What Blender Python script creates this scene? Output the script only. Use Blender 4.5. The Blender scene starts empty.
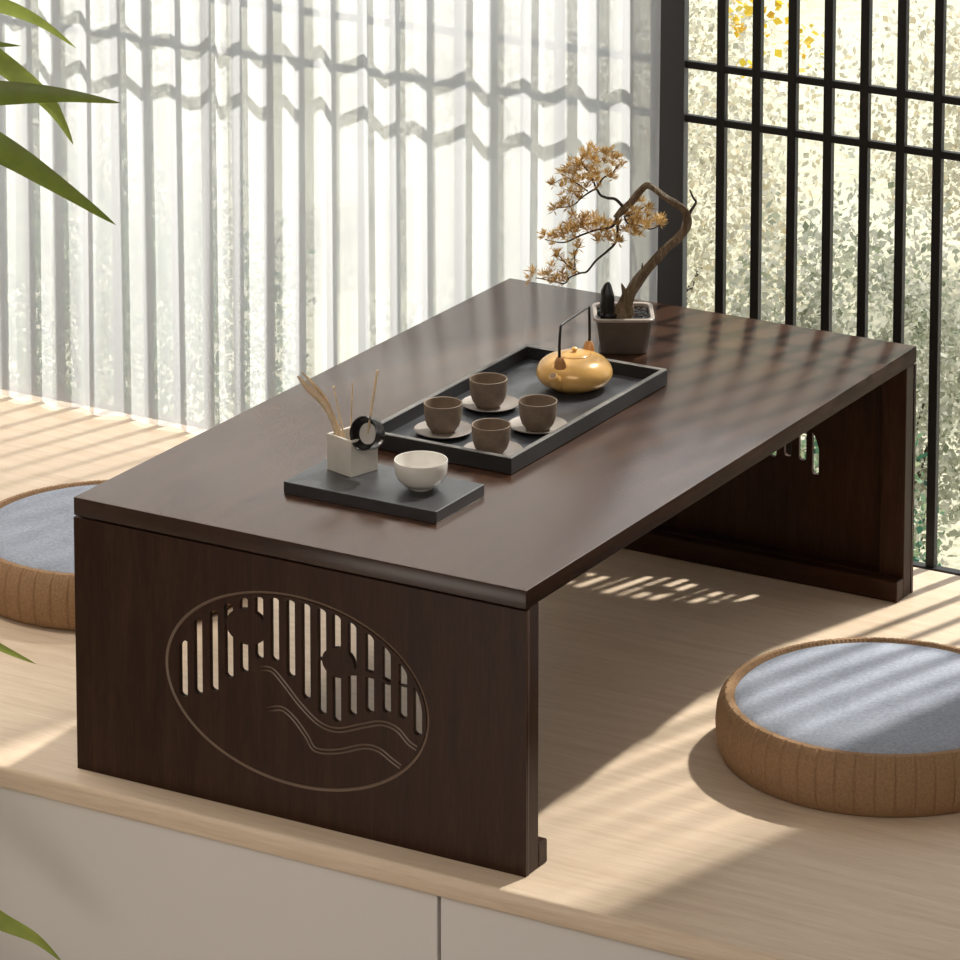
import bpy, bmesh, math, random
from mathutils import Vector, Matrix
random.seed(7)
PI = math.pi
sc = bpy.context.scene
COL = sc.collection

# ------------------------------------------------------------------ helpers
def tag(o, label=None, cat=None, group=None, kind=None):
    if label: o['label'] = label
    if cat: o['category'] = cat
    if group: o['group'] = group
    if kind: o['kind'] = kind
    return o

def empty(name, loc=(0, 0, 0), rz=0.0):
    o = bpy.data.objects.new(name, None)
    o.empty_display_size = .05
    o.location = loc
    o.rotation_euler = (0, 0, rz)
    COL.objects.link(o)
    return o

def link(name, bm, mat, parent=None, smooth=False, loc=None, rot=None):
    me = bpy.data.meshes.new(name)
    bmesh.ops.recalc_face_normals(bm, faces=bm.faces[:])
    bm.to_mesh(me)
    bm.free()
    if mat: me.materials.append(mat)
    if smooth:
        for p in me.polygons: p.use_smooth = True
        try: me.set_sharp_from_angle(angle=math.radians(40))
        except Exception: pass
    o = bpy.data.objects.new(name, me)
    COL.objects.link(o)
    if parent: o.parent = parent
    if loc: o.location = loc
    if rot: o.rotation_euler = rot
    return o

def copy_tree(o, parent=None):
    c = o.copy()
    COL.objects.link(c)
    c.parent = parent
    for ch in list(o.children): copy_tree(ch, c)
    return c

def box(bm, x0, x1, y0, y1, z0, z1, bev=0.0, seg=2):
    t = bmesh.new()
    vs = [t.verts.new((x, y, z)) for x in (x0, x1) for y in (y0, y1) for z in (z0, z1)]
    for f in ((0, 1, 3, 2), (4, 6, 7, 5), (0, 4, 5, 1), (2, 3, 7, 6), (0, 2, 6, 4), (1, 5, 7, 3)):
        t.faces.new([vs[i] for i in f])
    bmesh.ops.recalc_face_normals(t, faces=t.faces[:])
    if bev:
        bmesh.ops.bevel(t, geom=t.edges[:], offset=bev, segments=seg, profile=.5, affect='EDGES')
    merge(bm, t)

def merge(bm, t, mat=None):
    me = bpy.data.meshes.new('tmp')
    t.to_mesh(me); t.free()
    if mat: me.transform(mat)
    bm.from_mesh(me)
    bpy.data.meshes.remove(me)

def lathe(bm, prof, n=48, mat=None):
    """prof: list of (r,z); r==0 ends are closed to a pole"""
    t = bmesh.new()
    rings = []
    for r, z in prof:
        if r < 1e-6: rings.append([t.verts.new((0, 0, z))])
        else: rings.append([t.verts.new((r*math.cos(2*PI*i/n), r*math.sin(2*PI*i/n), z)) for i in range(n)])
    for a, b in zip(rings, rings[1:]):
        for i in range(n):
            j = (i+1) % n
            if len(a) == 1 and len(b) == 1: continue
            if len(a) == 1: t.faces.new((a[0], b[j], b[i]))
            elif len(b) == 1: t.faces.new((a[i], a[j], b[0]))
            else: t.faces.new((a[i], a[j], b[j], b[i]))
    merge(bm, t, mat)

def catmull(pts, rad=None, k=6):
    P = [Vector(p) for p in pts]
    R = list(rad) if rad else [0]*len(P)
    op, orr = [], []
    for i in range(len(P)-1):
        p0 = P[max(i-1, 0)]; p1 = P[i]; p2 = P[i+1]; p3 = P[min(i+2, len(P)-1)]
        for j in range(k):
            t = j/k
            op.append(.5*((2*p1)+(p2-p0)*t+(2*p0-5*p1+4*p2-p3)*t*t+(3*p1-p0-3*p2+p3)*t**3))
            orr.append(R[i]*(1-t)+R[i+1]*t)
    op.append(P[-1]); orr.append(R[-1])
    return op, orr

def tube(bm, pts, rads, n=10, squash=None, knob=0.0, rnd=None):
    """swept tube of varying radius, closed at the ends"""
    P = [Vector(p) for p in pts]
    rings = []
    up = None
    for i, p in enumerate(P):
        d = (P[min(i+1, len(P)-1)]-P[max(i-1, 0)]).normalized()
        if up is None:
            up = Vector((0, 0, 1)) if abs(d.z) < .9 else Vector((1, 0, 0))
        u = (up-d*up.dot(d)).normalized(); up = u
        v = d.cross(u)
        ring = []
        for k in range(n):
            a = 2*PI*k/n
            r = rads[i]
            if knob: r *= 1+knob*math.sin(3*a+i*.55)+knob*.6*math.sin(5*a-i*.9)
            s = squash if squash else 1
            ring.append(bm.verts.new(p+u*math.cos(a)*r+v*math.sin(a)*r*s))
        rings.append(ring)
    for a, b in zip(rings, rings[1:]):
        for k in range(n):
            bm.faces.new((a[k], a[(k+1) % n], b[(k+1) % n], b[k]))
    bm.faces.new(rings[0][::-1]); bm.faces.new(rings[-1])

# ------------------------------------------------------------------ materials
def new_mat(name):
    m = bpy.data.materials.new(name)
    m.use_nodes = True
    nt = m.node_tree
    nt.nodes.clear()
    out = nt.nodes.new('ShaderNodeOutputMaterial')
    return m, nt, out

def N(nt, typ, **kw):
    n = nt.nodes.new(typ)
    for k, v in kw.items():
        if k in n.inputs: n.inputs[k].default_value = v
        else: setattr(n, k, v)
    return n

def ramp(nt, src, stops):
    r = nt.nodes.new('ShaderNodeValToRGB')
    while len(r.color_ramp.elements) > 1: r.color_ramp.elements.remove(r.color_ramp.elements[-1])
    r.color_ramp.elements[0].position = stops[0][0]
    r.color_ramp.elements[0].color = (*stops[0][1], 1)
    for p, c in stops[1:]:
        e = r.color_ramp.elements.new(p); e.color = (*c, 1)
    nt.links.new(src, r.inputs[0])
    return r

def simple(name, col, rough=.5, metal=0.0, var=.0, scale=40, bump=0.0, bscale=200, spec=.5, stretch=(1, 1, 1), ior=1.5):
    m, nt, out = new_mat(name)
    b = N(nt, 'ShaderNodeBsdfPrincipled', Roughness=rough, Metallic=metal)
    b.inputs['Specular IOR Level'].default_value = spec
    b.inputs['IOR'].default_value = ior
    b.inputs['Base Color'].default_value = (*col, 1)
    tc = N(nt, 'ShaderNodeTexCoord'); mp = N(nt, 'ShaderNodeMapping', Scale=stretch)
    nt.links.new(tc.outputs['Object'], mp.inputs[0])
    if var:
        n = N(nt, 'ShaderNodeTexNoise', Scale=scale, Detail=5.0)
        nt.links.new(mp.outputs[0], n.inputs['Vector'])
        r = ramp(nt, n.outputs['Fac'], [(.3, tuple(c*(1-var) for c in col)), (.7, tuple(min(1, c*(1+var)) for c in col))])
        nt.links.new(r.outputs[0], b.inputs['Base Color'])
    if bump:
        n2 = N(nt, 'ShaderNodeTexNoise', Scale=bscale, Detail=3.0)
        nt.links.new(mp.outputs[0], n2.inputs['Vector'])
        bp = N(nt, 'ShaderNodeBump', Strength=bump, Distance=.001)
        nt.links.new(n2.outputs['Fac'], bp.inputs['Height'])
        nt.links.new(bp.outputs[0], b.inputs['Normal'])
    nt.links.new(b.outputs[0], out.inputs[0])
    return m

def wood(name, dark, mid, light, stretch, rough=.3, scale=1.0, spec=.5, bump=.05, ior=1.5):
    m, nt, out = new_mat(name)
    b = N(nt, 'ShaderNodeBsdfPrincipled', Roughness=rough)
    if ior > 1.6: b.inputs['Specular Tint'].default_value = (1, .91, .86, 1)
    b.inputs['IOR'].default_value = ior
    b.inputs['Specular IOR Level'].default_value = spec
    tc = N(nt, 'ShaderNodeTexCoord'); mp = N(nt, 'ShaderNodeMapping', Scale=stretch)
    nt.links.new(tc.outputs['Object'], mp.inputs[0])
    n1 = N(nt, 'ShaderNodeTexNoise', Scale=6.0*scale, Detail=8.0, Roughness=.65, Distortion=.6)
    n2 = N(nt, 'ShaderNodeTexNoise', Scale=32.0*scale, Detail=6.0, Roughness=.7)
    nt.links.new(mp.outputs[0], n1.inputs['Vector']); nt.links.new(mp.outputs[0], n2.inputs['Vector'])
    mx = N(nt, 'ShaderNodeMath', operation='MULTIPLY_ADD')
    nt.links.new(n2.outputs['Fac'], mx.inputs[0]); mx.inputs[1].default_value = .45
    m2 = N(nt, 'ShaderNodeMath', operation='MULTIPLY')
    nt.links.new(n1.outputs['Fac'], m2.inputs[0]); m2.inputs[1].default_value = .55
    nt.links.new(m2.outputs[0], mx.inputs[2])
    r = ramp(nt, mx.outputs[0], [(.34, dark), (.5, mid), (.66, light)])
    nt.links.new(r.outputs[0], b.inputs['Base Color'])
    bp = N(nt, 'ShaderNodeBump', Strength=bump, Distance=.0006)
    nt.links.new(n2.outputs['Fac'], bp.inputs['Height'])
    nt.links.new(bp.outputs[0], b.inputs['Normal'])
    nt.links.new(b.outputs[0], out.inputs[0])
    return m

def leaf_mat(name, cols, trans=.5, rough=.5):
    """leaf colours vary per leaf (random per mesh island)"""
    m, nt, out = new_mat(name)
    g = N(nt, 'ShaderNodeNewGeometry')
    st = [(i/max(1, len(cols)-1), c) for i, c in enumerate(cols)]
    r = ramp(nt, g.outputs['Random Per Island'], st)
    d = N(nt, 'ShaderNodeBsdfPrincipled', Roughness=rough)
    t = N(nt, 'ShaderNodeBsdfTranslucent')
    nt.links.new(r.outputs[0], d.inputs['Base Color']); nt.links.new(r.outputs[0], t.inputs['Color'])
    mx = N(nt, 'ShaderNodeMixShader', Fac=trans)
    nt.links.new(d.outputs[0], mx.inputs[1]); nt.links.new(t.outputs[0], mx.inputs[2])
    nt.links.new(mx.outputs[0], out.inputs[0])
    return m

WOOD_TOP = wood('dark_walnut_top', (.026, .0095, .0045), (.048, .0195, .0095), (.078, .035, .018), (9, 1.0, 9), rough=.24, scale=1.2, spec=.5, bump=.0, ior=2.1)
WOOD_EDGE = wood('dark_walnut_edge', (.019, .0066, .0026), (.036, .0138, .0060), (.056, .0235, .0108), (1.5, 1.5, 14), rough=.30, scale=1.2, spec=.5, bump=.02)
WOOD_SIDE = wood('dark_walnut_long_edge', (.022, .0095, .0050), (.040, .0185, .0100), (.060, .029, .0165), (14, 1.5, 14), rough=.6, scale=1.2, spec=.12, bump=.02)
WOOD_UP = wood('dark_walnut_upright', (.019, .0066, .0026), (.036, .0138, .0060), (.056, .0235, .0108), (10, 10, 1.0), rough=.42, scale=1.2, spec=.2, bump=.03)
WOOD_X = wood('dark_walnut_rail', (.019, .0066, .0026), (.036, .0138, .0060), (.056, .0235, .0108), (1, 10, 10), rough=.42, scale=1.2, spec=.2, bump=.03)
FLOOR = wood('pale_oak', (.64, .480, .345), (.745, .585, .435), (.83, .68, .53), (.7, 12, 12), rough=.42, scale=1.0, spec=.35, bump=.04)
GROOVE = simple('painted_groove_glint', (.19, .125, .085), .4)  # paler base imitates light caught along the sloping carved lines
BLACK = simple('black_lattice_paint', (.012, .011, .0105), .5, spec=.35)
POST = simple('dark_grey_post_paint', (.062, .063, .066), .5, spec=.4)
PLASTER = simple('pale_plaster', (.72, .69, .65), .85, var=.04, scale=8)
CABINET = simple('white_cabinet_lacquer', (.74, .70, .67), .45, var=.02, scale=3)
GAPDARK = simple('cabinet_carcass', (.32, .30, .28), .7)
SLATE = simple('black_slate', (.034, .034, .038), .38, var=.25, scale=60, bump=.05, bscale=160, ior=1.9)
TRAYIN = simple('black_tray_bed', (.050, .052, .060), .34, var=.35, scale=25, bump=.05, bscale=120, ior=1.75)
TRAYM = simple('black_tray_frame', (.018, .017, .018), .38, var=.2, scale=60, ior=1.6)
CLAY = simple('brown_clay', (.205, .148, .105), .62, var=.12, scale=120, bump=.12, bscale=500)
SAUCER = simple('pale_clay_saucer', (.30, .26, .23), .5, var=.1, scale=80)
SAUCERB = simple('dark_saucer_foot', (.03, .024, .02), .6)
WHITE = simple('white_porcelain', (.80, .77, .72), .25, var=.02, scale=40)
CREAM = simple('cream_ceramic', (.70, .66, .60), .55, var=.05, scale=60)
BAMBOO = simple('pale_bamboo', (.70, .54, .36), .5, var=.18, scale=120)
STRAINB = simple('black_lacquer', (.012, .010, .010), .2)
MESHW = simple('pale_strainer_mesh', (.62, .58, .55), .6, var=.15, scale=900)
GOLD = simple('gold_glaze', (.72, .42, .14), .2, metal=.12, var=.12, scale=45, bump=.05, bscale=90)
COPPER = simple('copper_lug', (.52, .26, .10), .28, metal=.2)
IRON = simple('black_iron', (.010, .009, .009), .35)
POTM = simple('taupe_pot', (.115, .092, .075), .45, var=.12, scale=60)
POTRIM = simple('pot_rim_glaze', (.42, .36, .32), .25)
STONE = simple('black_stone', (.008, .008, .009), .3, bump=.5, bscale=120)
PEBBLE = simple('dark_pebbles', (.035, .028, .026), .3, var=.7, scale=170)
BARK = wood('grey_brown_bark', (.062, .040, .022), (.15, .10, .056), (.36, .27, .18), (9, 9, 2.2), rough=.65, scale=5, bump=.6)
TWIG = simple('dark_twig', (.028, .018, .012), .6)
NEEDLE = leaf_mat('golden_needles', [(0.338, 0.195, 0.052), (0.546, 0.338, 0.104), (0.702, 0.468, 0.176), (0.858, 0.650, 0.325)], .35)
GARDEN_A = leaf_mat('pale_sage_leaves', [(0.190, 0.223, 0.145), (0.413, 0.424, 0.324), (0.491, 0.479, 0.402), (0.502, 0.491, 0.424), (0.307, 0.324, 0.246), (0.514, 0.502, 0.446)], .45)
GARDEN_B = leaf_mat('mixed_green_leaves', [(.008, .035, .022), (.03, .13, .07), (.20, .30, .15), (.44, .48, .30), (.012, .05, .035), (.04, .17, .10), (.36, .42, .24)], .42)
GARDEN_C = leaf_mat('cream_seed_heads', [(0.614, 0.587, 0.491), (0.614, 0.587, 0.464), (0.505, 0.477, 0.367), (0.634, 0.614, 0.559), (0.587, 0.505, 0.341), (0.341, 0.341, 0.285)], .45)
GARDEN_Y = leaf_mat('yellow_leaves', [(0.731, 0.493, 0.017), (0.765, 0.578, 0.043), (0.663, 0.357, 0.017), (0.680, 0.561, 0.102)], .5)
FABRIC = None

def fabric_mat():
    m, nt, out = new_mat('grey_blue_linen')
    b = N(nt, 'ShaderNodeBsdfPrincipled', Roughness=.9)
    b.inputs['Specular IOR Level'].default_value = .15
    tc = N(nt, 'ShaderNodeTexCoord')
    n = N(nt, 'ShaderNodeTexNoise', Scale=260.0, Detail=4.0, Roughness=.7)
    n2 = N(nt, 'ShaderNodeTexNoise', Scale=14.0, Detail=3.0)
    nt.links.new(tc.outputs['Object'], n.inputs['Vector']); nt.links.new(tc.outputs['Object'], n2.inputs['Vector'])
    a = N(nt, 'ShaderNodeMath', operation='MULTIPLY_ADD'); a.inputs[1].default_value = .7
    s = N(nt, 'ShaderNodeMath', operation='MULTIPLY'); s.inputs[1].default_value = .3
    nt.links.new(n2.outputs['Fac'], s.inputs[0]); nt.links.new(n.outputs['Fac'], a.inputs[0]); nt.links.new(s.outputs[0], a.inputs[2])
    r = ramp(nt, a.outputs[0], [(.32, (.26, .285, .345)), (.52, (.36, .39, .465)), (.7, (.47, .505, .585))])
    nt.links.new(r.outputs[0], b.inputs['Base Color'])
    w1 = N(nt, 'ShaderNodeTexWave', Scale=320.0); w1.bands_direction = 'X'
    w2 = N(nt, 'ShaderNodeTexWave', Scale=320.0); w2.bands_direction = 'Y'
    ad = N(nt, 'ShaderNodeMath', operation='ADD')
    for w, i in ((w1, 0), (w2, 1)):
        nt.links.new(tc.outputs['Object'], w.inputs['Vector']); nt.links.new(w.outputs['Fac'], ad.inputs[i])
    bp = N(nt, 'ShaderNodeBump', Strength=.25, Distance=.0008)
    nt.links.new(ad.outputs[0], bp.inputs['Height']); nt.links.new(bp.outputs[0], b.inputs['Normal'])
    nt.links.new(b.outputs[0], out.inputs[0])
    return m
FABRIC = fabric_mat()
STRAW = simple('brown_woven_straw', (.35, .215, .120), .85, var=.16, scale=420, bump=.4, bscale=520, spec=.15)
PIPING = simple('straw_piping', (.30, .18, .095), .8, var=.3, scale=200, bump=.5, bscale=500, spec=.2)

def curtain_mat():
    m, nt, out = new_mat('white_sheer_voile')
    lw = N(nt, 'ShaderNodeLayerWeight', Blend=.5)
    tr = N(nt, 'ShaderNodeBsdfTransparent'); tr.inputs[0].default_value = (1, 1, 1, 1)
    tl = N(nt, 'ShaderNodeBsdfTranslucent'); tl.inputs[0].default_value = (.88, .885, .91, 1)
    df = N(nt, 'ShaderNodeBsdfDiffuse'); df.inputs[0].default_value = (.90, .90, .90, 1)
    mx = N(nt, 'ShaderNodeMixShader', Fac=.12)
    nt.links.new(tl.outputs[0], mx.inputs[1]); nt.links.new(df.outputs[0], mx.inputs[2])
    mr = N(nt, 'ShaderNodeMapRange'); mr.inputs['From Min'].default_value = 0.0; mr.inputs['From Max'].default_value = .85
    mr.inputs['To Min'].default_value = .76; mr.inputs['To Max'].default_value = .85
    nt.links.new(lw.outputs['Facing'], mr.inputs['Value'])
    # the voile is a little sheerer towards its hem
    tc = N(nt, 'ShaderNodeTexCoord'); sx = N(nt, 'ShaderNodeSeparateXYZ')
    nt.links.new(tc.outputs['Object'], sx.inputs[0])
    mz = N(nt, 'ShaderNodeMapRange'); mz.inputs['From Min'].default_value = 0.0; mz.inputs['From Max'].default_value = .4
    mz.inputs['To Min'].default_value = .70; mz.inputs['To Max'].default_value = 1.0
    nt.links.new(sx.outputs['Z'], mz.inputs['Value'])
    mm = N(nt, 'ShaderNodeMath', operation='MULTIPLY')
    nt.links.new(mr.outputs[0], mm.inputs[0]); nt.links.new(mz.outputs[0], mm.inputs[1])
    m2 = N(nt, 'ShaderNodeMixShader')
    nt.links.new(mm.outputs[0], m2.inputs[0]); nt.links.new(tr.outputs[0], m2.inputs[1]); nt.links.new(mx.outputs[0], m2.inputs[2])
    nt.links.new(m2.outputs[0], out.inputs[0])
    return m
VOILE = curtain_mat()

def glass_mat():
    m, nt, out = new_mat('window_glass')
    tr = N(nt, 'ShaderNodeBsdfTransparent'); tr.inputs[0].default_value = (.98, .99, .985, 1)
    gl = N(nt, 'ShaderNodeBsdfGlossy', Roughness=.02)
    mx = N(nt, 'ShaderNodeMixShader', Fac=.03)
    nt.links.new(tr.outputs[0], mx.inputs[1]); nt.links.new(gl.outputs[0], mx.inputs[2])
    nt.links.new(mx.outputs[0], out.inputs[0])
    return m
GLASS = glass_mat()

def ground_mat():
    m, nt, out = new_mat('dry_garden_ground')
    b = N(nt, 'ShaderNodeBsdfPrincipled', Roughness=.9)
    tc = N(nt, 'ShaderNodeTexCoord')
    n = N(nt, 'ShaderNodeTexNoise', Scale=38.0, Detail=7.0, Roughness=.8)
    n2 = N(nt, 'ShaderNodeTexNoise', Scale=2.2, Detail=4.0)
    nt.links.new(tc.outputs['Object'], n.inputs['Vector']); nt.links.new(tc.outputs['Object'], n2.inputs['Vector'])
    a = N(nt, 'ShaderNodeMath', operation='MULTIPLY_ADD'); a.inputs[1].default_value = .75
    s = N(nt, 'ShaderNodeMath', operation='MULTIPLY'); s.inputs[1].default_value = .25
    nt.links.new(n2.outputs['Fac'], s.inputs[0]); nt.links.new(n.outputs['Fac'], a.inputs[0]); nt.links.new(s.outputs[0], a.inputs[2])
    r = ramp(nt, a.outputs[0], [(.34, (.15, .17, .10)), (.43, (.36, .35, .25)), (.52, (.45, .43, .325)), (.66, (.54, .515, .41))])
    nt.links.new(r.outputs[0], b.inputs['Base Color'])
    nt.links.new(b.outputs[0], out.inputs[0])
    return m
GROUND = ground_mat()

# ------------------------------------------------------------------ setting
PX0, PX1 = -1.25, 3.60           # platform extent
bm = bmesh.new(); box(bm, PX0, PX1, -.0375, 1.0, -.0252, 0, bev=.005, seg=3)
tag(link('floor', bm, FLOOR, smooth=True), kind='structure')
bm = bmesh.new(); box(bm, PX0-.1, PX1+.1, -5.3, 1.0, -.46, -.402)
tag(link('floor_lower', bm, simple('grey_room_floor', (.42, .38, .34), .5, var=.06, scale=3)), kind='structure')
bm = bmesh.new(); box(bm, .965, PX1, 1.0, 1.10, -.9, 2.62)
tag(link('wall_back', bm, PLASTER), kind='structure')
bm = bmesh.new(); box(bm, PX0-.1, .965, 1.0, 1.0136, -.9, -.0255); box(bm, PX0-.1, .965, 1.0, 1.10, 2.52, 2.62)
tag(link('wall_back_base', bm, PLASTER), kind='structure')
bm = bmesh.new(); box(bm, PX0-.1, PX0, -5.2, 1.10, -.46, 2.62)
tag(link('wall_left', bm, PLASTER), kind='structure')
bm = bmesh.new(); box(bm, PX1, PX1+.1, -5.2, 1.10, -.46, 2.62)
tag(link('wall_right', bm, PLASTER), kind='structure')
bm = bmesh.new(); box(bm, PX0-.1, PX1+.1, -5.3, 1.10, 2.62, 2.70)
tag(link('ceiling', bm, PLASTER), kind='structure')

bm = bmesh.new(); box(bm, PX0-.1, PX1+.1, -5.3, -5.2, -.46, 2.62)
tag(link('wall_front', bm, PLASTER), kind='structure')
# lattice windows ------------------------------------------------------
def window(name, x0, x1, bars):
    w = empty(name, ((x0+x1)/2, 1.0, 0)); tag(w, kind='structure')
    ox, oy = (x0+x1)/2, 1.0
    def part(nm, m, *bx, bev=.0006):
        b = bmesh.new(); box(b, *bx, bev=bev, seg=1)
        o = link(nm, b, m, w); o.location = (-ox, -oy, 0)
        return o
    for xb in bars: part('bar', BLACK, xb, xb+.0112, 1.003, 1.0125, .001, 2.5)
    for z0, z1 in ((.5705, .5795), (.5035, .5125), (1.80, 1.809), (1.867, 1.876)):
        part('rail', BLACK, x0, x1, 1.0038, 1.0118, z0, z1)
    part('sill', BLACK, x0, x1, 1.0002, 1.0136, -.0252, .0008)
    part('head', BLACK, x0, x1, 1.0002, 1.0136, 2.49, 2.52)
    part('pane', GLASS, x0, x1, 1.0128, 1.0130, .001, 2.49, bev=0)
    return w
rb = []; x = .2392
while x < .945: rb.append(x); x += .04755
lb = []; x = .1095
while x > PX0+.02: lb.append(x); x -= .04755
window('window_2', .1962, .965, rb)
window('window_1', PX0, .1500, lb)
bm = bmesh.new(); box(bm, .1500, .1962, 1.0008, 1.0135, -.0252, 2.52, bev=.0008)
tag(link('trim_1', bm, POST), kind='structure')

bm = bmesh.new(); box(bm, -9, 6, 9.6, 9.8, -.6, 4.2)
tag(link('unseen_sky_blocker', bm, simple('sky_blocker_mottle', (.34, .34, .29), .9, var=.3, scale=2)), kind='structure')  # added out of view to block low sky and darken the tabletop's reflections
# garden ground outside
bm = bmesh.new()
nx, ny = 24, 24
gv = [[bm.verts.new((-7+11*i/nx, 1.1+9*j/ny, -.62+.03*9*j/ny+.03*math.sin(i*1.7)*math.cos(j*1.3))) for i in range(nx+1)] for j in range(ny+1)]
for j in range(ny):
    for i in range(nx): bm.faces.new((gv[j][i], gv[j][i+1], gv[j+1][i+1], gv[j+1][i]))
tag(link('ground', bm, GROUND, smooth=True), kind='structure')

# ------------------------------------------------------------------ storage cabinets under the platform
def cabinet(x0, x1, label):
    c = empty('storage_cabinet', ((x0+x1)/2, .2, -.40)); tag(c, label, 'cabinet')
    h = (x1-x0)/2
    b = bmesh.new(); box(b, -h+.002, h-.002, -.212, .75, .0, .3745)
    link('carcass', b, GAPDARK, c)
    b = bmesh.new(); box(b, -h, h, -.230, -.2125, .004, .3735, bev=.0012)
    link('door', b, CABINET, c)
cabinet(PX0, .4612, 'white cabinet front under the wooden platform, left of the vertical seam')
cabinet(.4650, PX1, 'white cabinet front under the wooden platform, right of the vertical seam')

# ------------------------------------------------------------------ sheer curtain
def curtain():
    rnd = random.Random(3)
    bm = bmesh.new()
    x = PX0+.03; fold = []
    while x < .1767:
        p = rnd.uniform(.036, .082)
        if x+p > .15: p = .1767-x
        fold.append((x, p, rnd.uniform(.004, .0085), rnd.uniform(-.1, .30)))
        x += p
    cols = []
    for fx, p, amp, sk in fold:
        n = 20
        for i in range(n):
            t = i/n
            th = 2*PI*t
            xx = fx+p*t+p*.19*sk*math.sin(2*th)      # overhanging pleat
            yy = .966+amp*math.sin(th)
            cols.append((xx, yy, fx))
    cols.append((.1767, .966, 0))
    zs = [.004, .15, .5, 1.0, 1.7, 2.6]
    rows = []
    for z in zs:
        row = []
        for xx, yy, fx in cols:
            k = 1-.25*(z/2.6)
            row.append(bm.verts.new((xx+.006*math.sin(z*1.3+fx*9), .966+(yy-.966)*k+.003*math.sin(fx*17+z*2), z)))
        rows.append(row)
    for a, b in zip(rows, rows[1:]):
        for i in range(len(cols)-1): bm.faces.new((a[i], a[i+1], b[i+1], b[i]))
    o = link('sheer_curtain', bm, VOILE, smooth=False)
    for p in o.data.polygons: p.use_smooth = True
    tag(o, 'floor-length white sheer curtain hanging in front of the left lattice window', 'curtain')
curtain()

# ------------------------------------------------------------------ low tea table
W, D, H = .5465, .92, .30
def curve_fill(loops, ext, y0):
    """2-D polygons (even-odd holes) in x,z -> plate of thickness 2*ext, front face at y0"""
    cu = bpy.data.curves.new('plate', 'CURVE'); cu.dimensions = '2D'; cu.fill_mode = 'BOTH'; cu.extrude = ext
    for lp in loops:
        s = cu.splines.new('POLY'); s.points.add(len(lp)-1); s.use_cyclic_u = True
        for i, (a, b) in enumerate(lp): s.points[i].co = (a, b, 0, 1)
    o = bpy.data.objects.new('plate', cu); COL.objects.link(o)
    dg = bpy.context.evaluated_depsgraph_get(); dg.update()
    me = bpy.data.meshes.new_from_object(o.evaluated_get(dg))
    bpy.data.objects.remove(o)
    t = bmesh.new(); t.from_mesh(me); bpy.data.meshes.remove(me)
    bmesh.ops.transform(t, matrix=Matrix(((1, 0, 0, 0), (0, 0, 1, y0+ext), (0, 1, 0, 0), (0, 0, 0, 1))), verts=t.verts)
    bmesh.ops.remove_doubles(t, verts=t.verts[:], dist=1e-6)
    return t

OX, OZ, OA, OB = .2743, .1410, .160, .1032
def ell(x, a, b):
    q = 1-((x-OX)/a)**2
    return OZ+b*math.sqrt(max(q, 0))
def ellipse(a, b, n=96): return [(OX+a*math.cos(2*PI*i/n), OZ+b*math.sin(2*PI*i/n)) for i in range(n)]
SLOTS = [(.1368, .1678, .1072), (.1555, .1962, .1137), (.175, .2085, .121), (.1937, .2195, .1391), (.2122, .2301, .1489), (.231, .2367, .1669),
         (.2501, .2396, .1683), (.2695, .2406, .1553), (.288, .2411, .1354), (.3071, .2404, .1225), (.3247, .2371, .1178), (.3433, .2334, .129),
         (.3641, .2265, .1359), (.384, .2171, .1397), (.4032, .2027, .138), (.4207, .1824, .1234)]
def blocked(x):
    """interval of z hidden by the sun disc, the cloud disc or the cloud's tail at this x"""
    iv = []
    for cx, cz, rx, rz in ((.2150, .1985, .0245, .0190), (.3260, .1815, .0190, .0158)):
        q = 1-((x-cx)/rx)**2
        if q > 0: iv.append((cz-rz*math.sqrt(q), cz+rz*math.sqrt(q)))
    if .3255 <= x <= .398:
        t = (x-.3255)/(.398-.3255)
        zc = .1690+.0062*math.sin(PI*min(1, t*1.2))+.003*t
        h = .0034*(1-t**3)
        iv.append((zc-h, zc+h))
    if not iv: return None
    return min(a for a, b in iv), max(b for a, b in iv)
def slot_polys():
    out = []
    hw = .0052
    for xc, zt, zb in SLOTS:
        n = 9
        xs = [xc-hw+2*hw*i/(n-1) for i in range(n)]
        rnd_ = [hw*.75*(1-math.sqrt(max(0, 1-((x-xc)/hw)**2*.96))) for x in xs]
        lim = lambda x: ell(x, OA-.0075, OB-.0065)
        top = [min(zt+.55*(ell(x, OA, OB)-ell(xc, OA, OB)), lim(x))-r*.8 for x, r in zip(xs, rnd_)]
        bot = [zb+r for r in rnd_]
        bl = [blocked(x) for x in xs]
        if any(b and zb+.004 < b[0] and b[1] < zt-.004 for b in bl):
            mids = [b for b in bl if b]
            full = []
            for i, x in enumerate(xs):
                b = bl[i]
                if b is None:
                    j = min((k for k in range(n) if bl[k]), key=lambda k: abs(k-i))
                    m = (bl[j][0]+bl[j][1])/2; b = (m-.0004, m+.0004)
                full.append(b)
            up = [(x, max(f[1], 0)) for x, f in zip(xs, full)]
            out.append(up+[(x, max(t, f[1]+.0005)) for x, t, f in zip(xs, top, full)][::-1])
            out.append([(x, b) for x, b in zip(xs, bot)]+[(x, max(f[0], b+.0005)) for x, f, b in zip(xs, full, bot)][::-1])
        else:
            out.append([(x, b) for x, b in zip(xs, bot)]+[(x, t) for x, t in zip(xs, top)][::-1])
    return out
def strip(pts, off, w):
    P, _ = catmull([(a, b, 0) for a, b in pts], None, 6)
    P = [p for p in P if ((p.x-OX)/(OA-.006))**2+((p.y-OZ)/(OB-.005))**2 < 1]
    L, R = [], []
    for i, p in enumerate(P):
        d = (P[min(i+1, len(P)-1)]-P[max(i-1, 0)]).normalized(); nrm = Vector((-d.y, d.x, 0))
        ww = w*min(1, .25+i/6)
        L.append(p+nrm*(off+ww/2)); R.append(p+nrm*(off-ww/2))
    return [(p.x, p.y) for p in L+R[::-1]]
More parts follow.
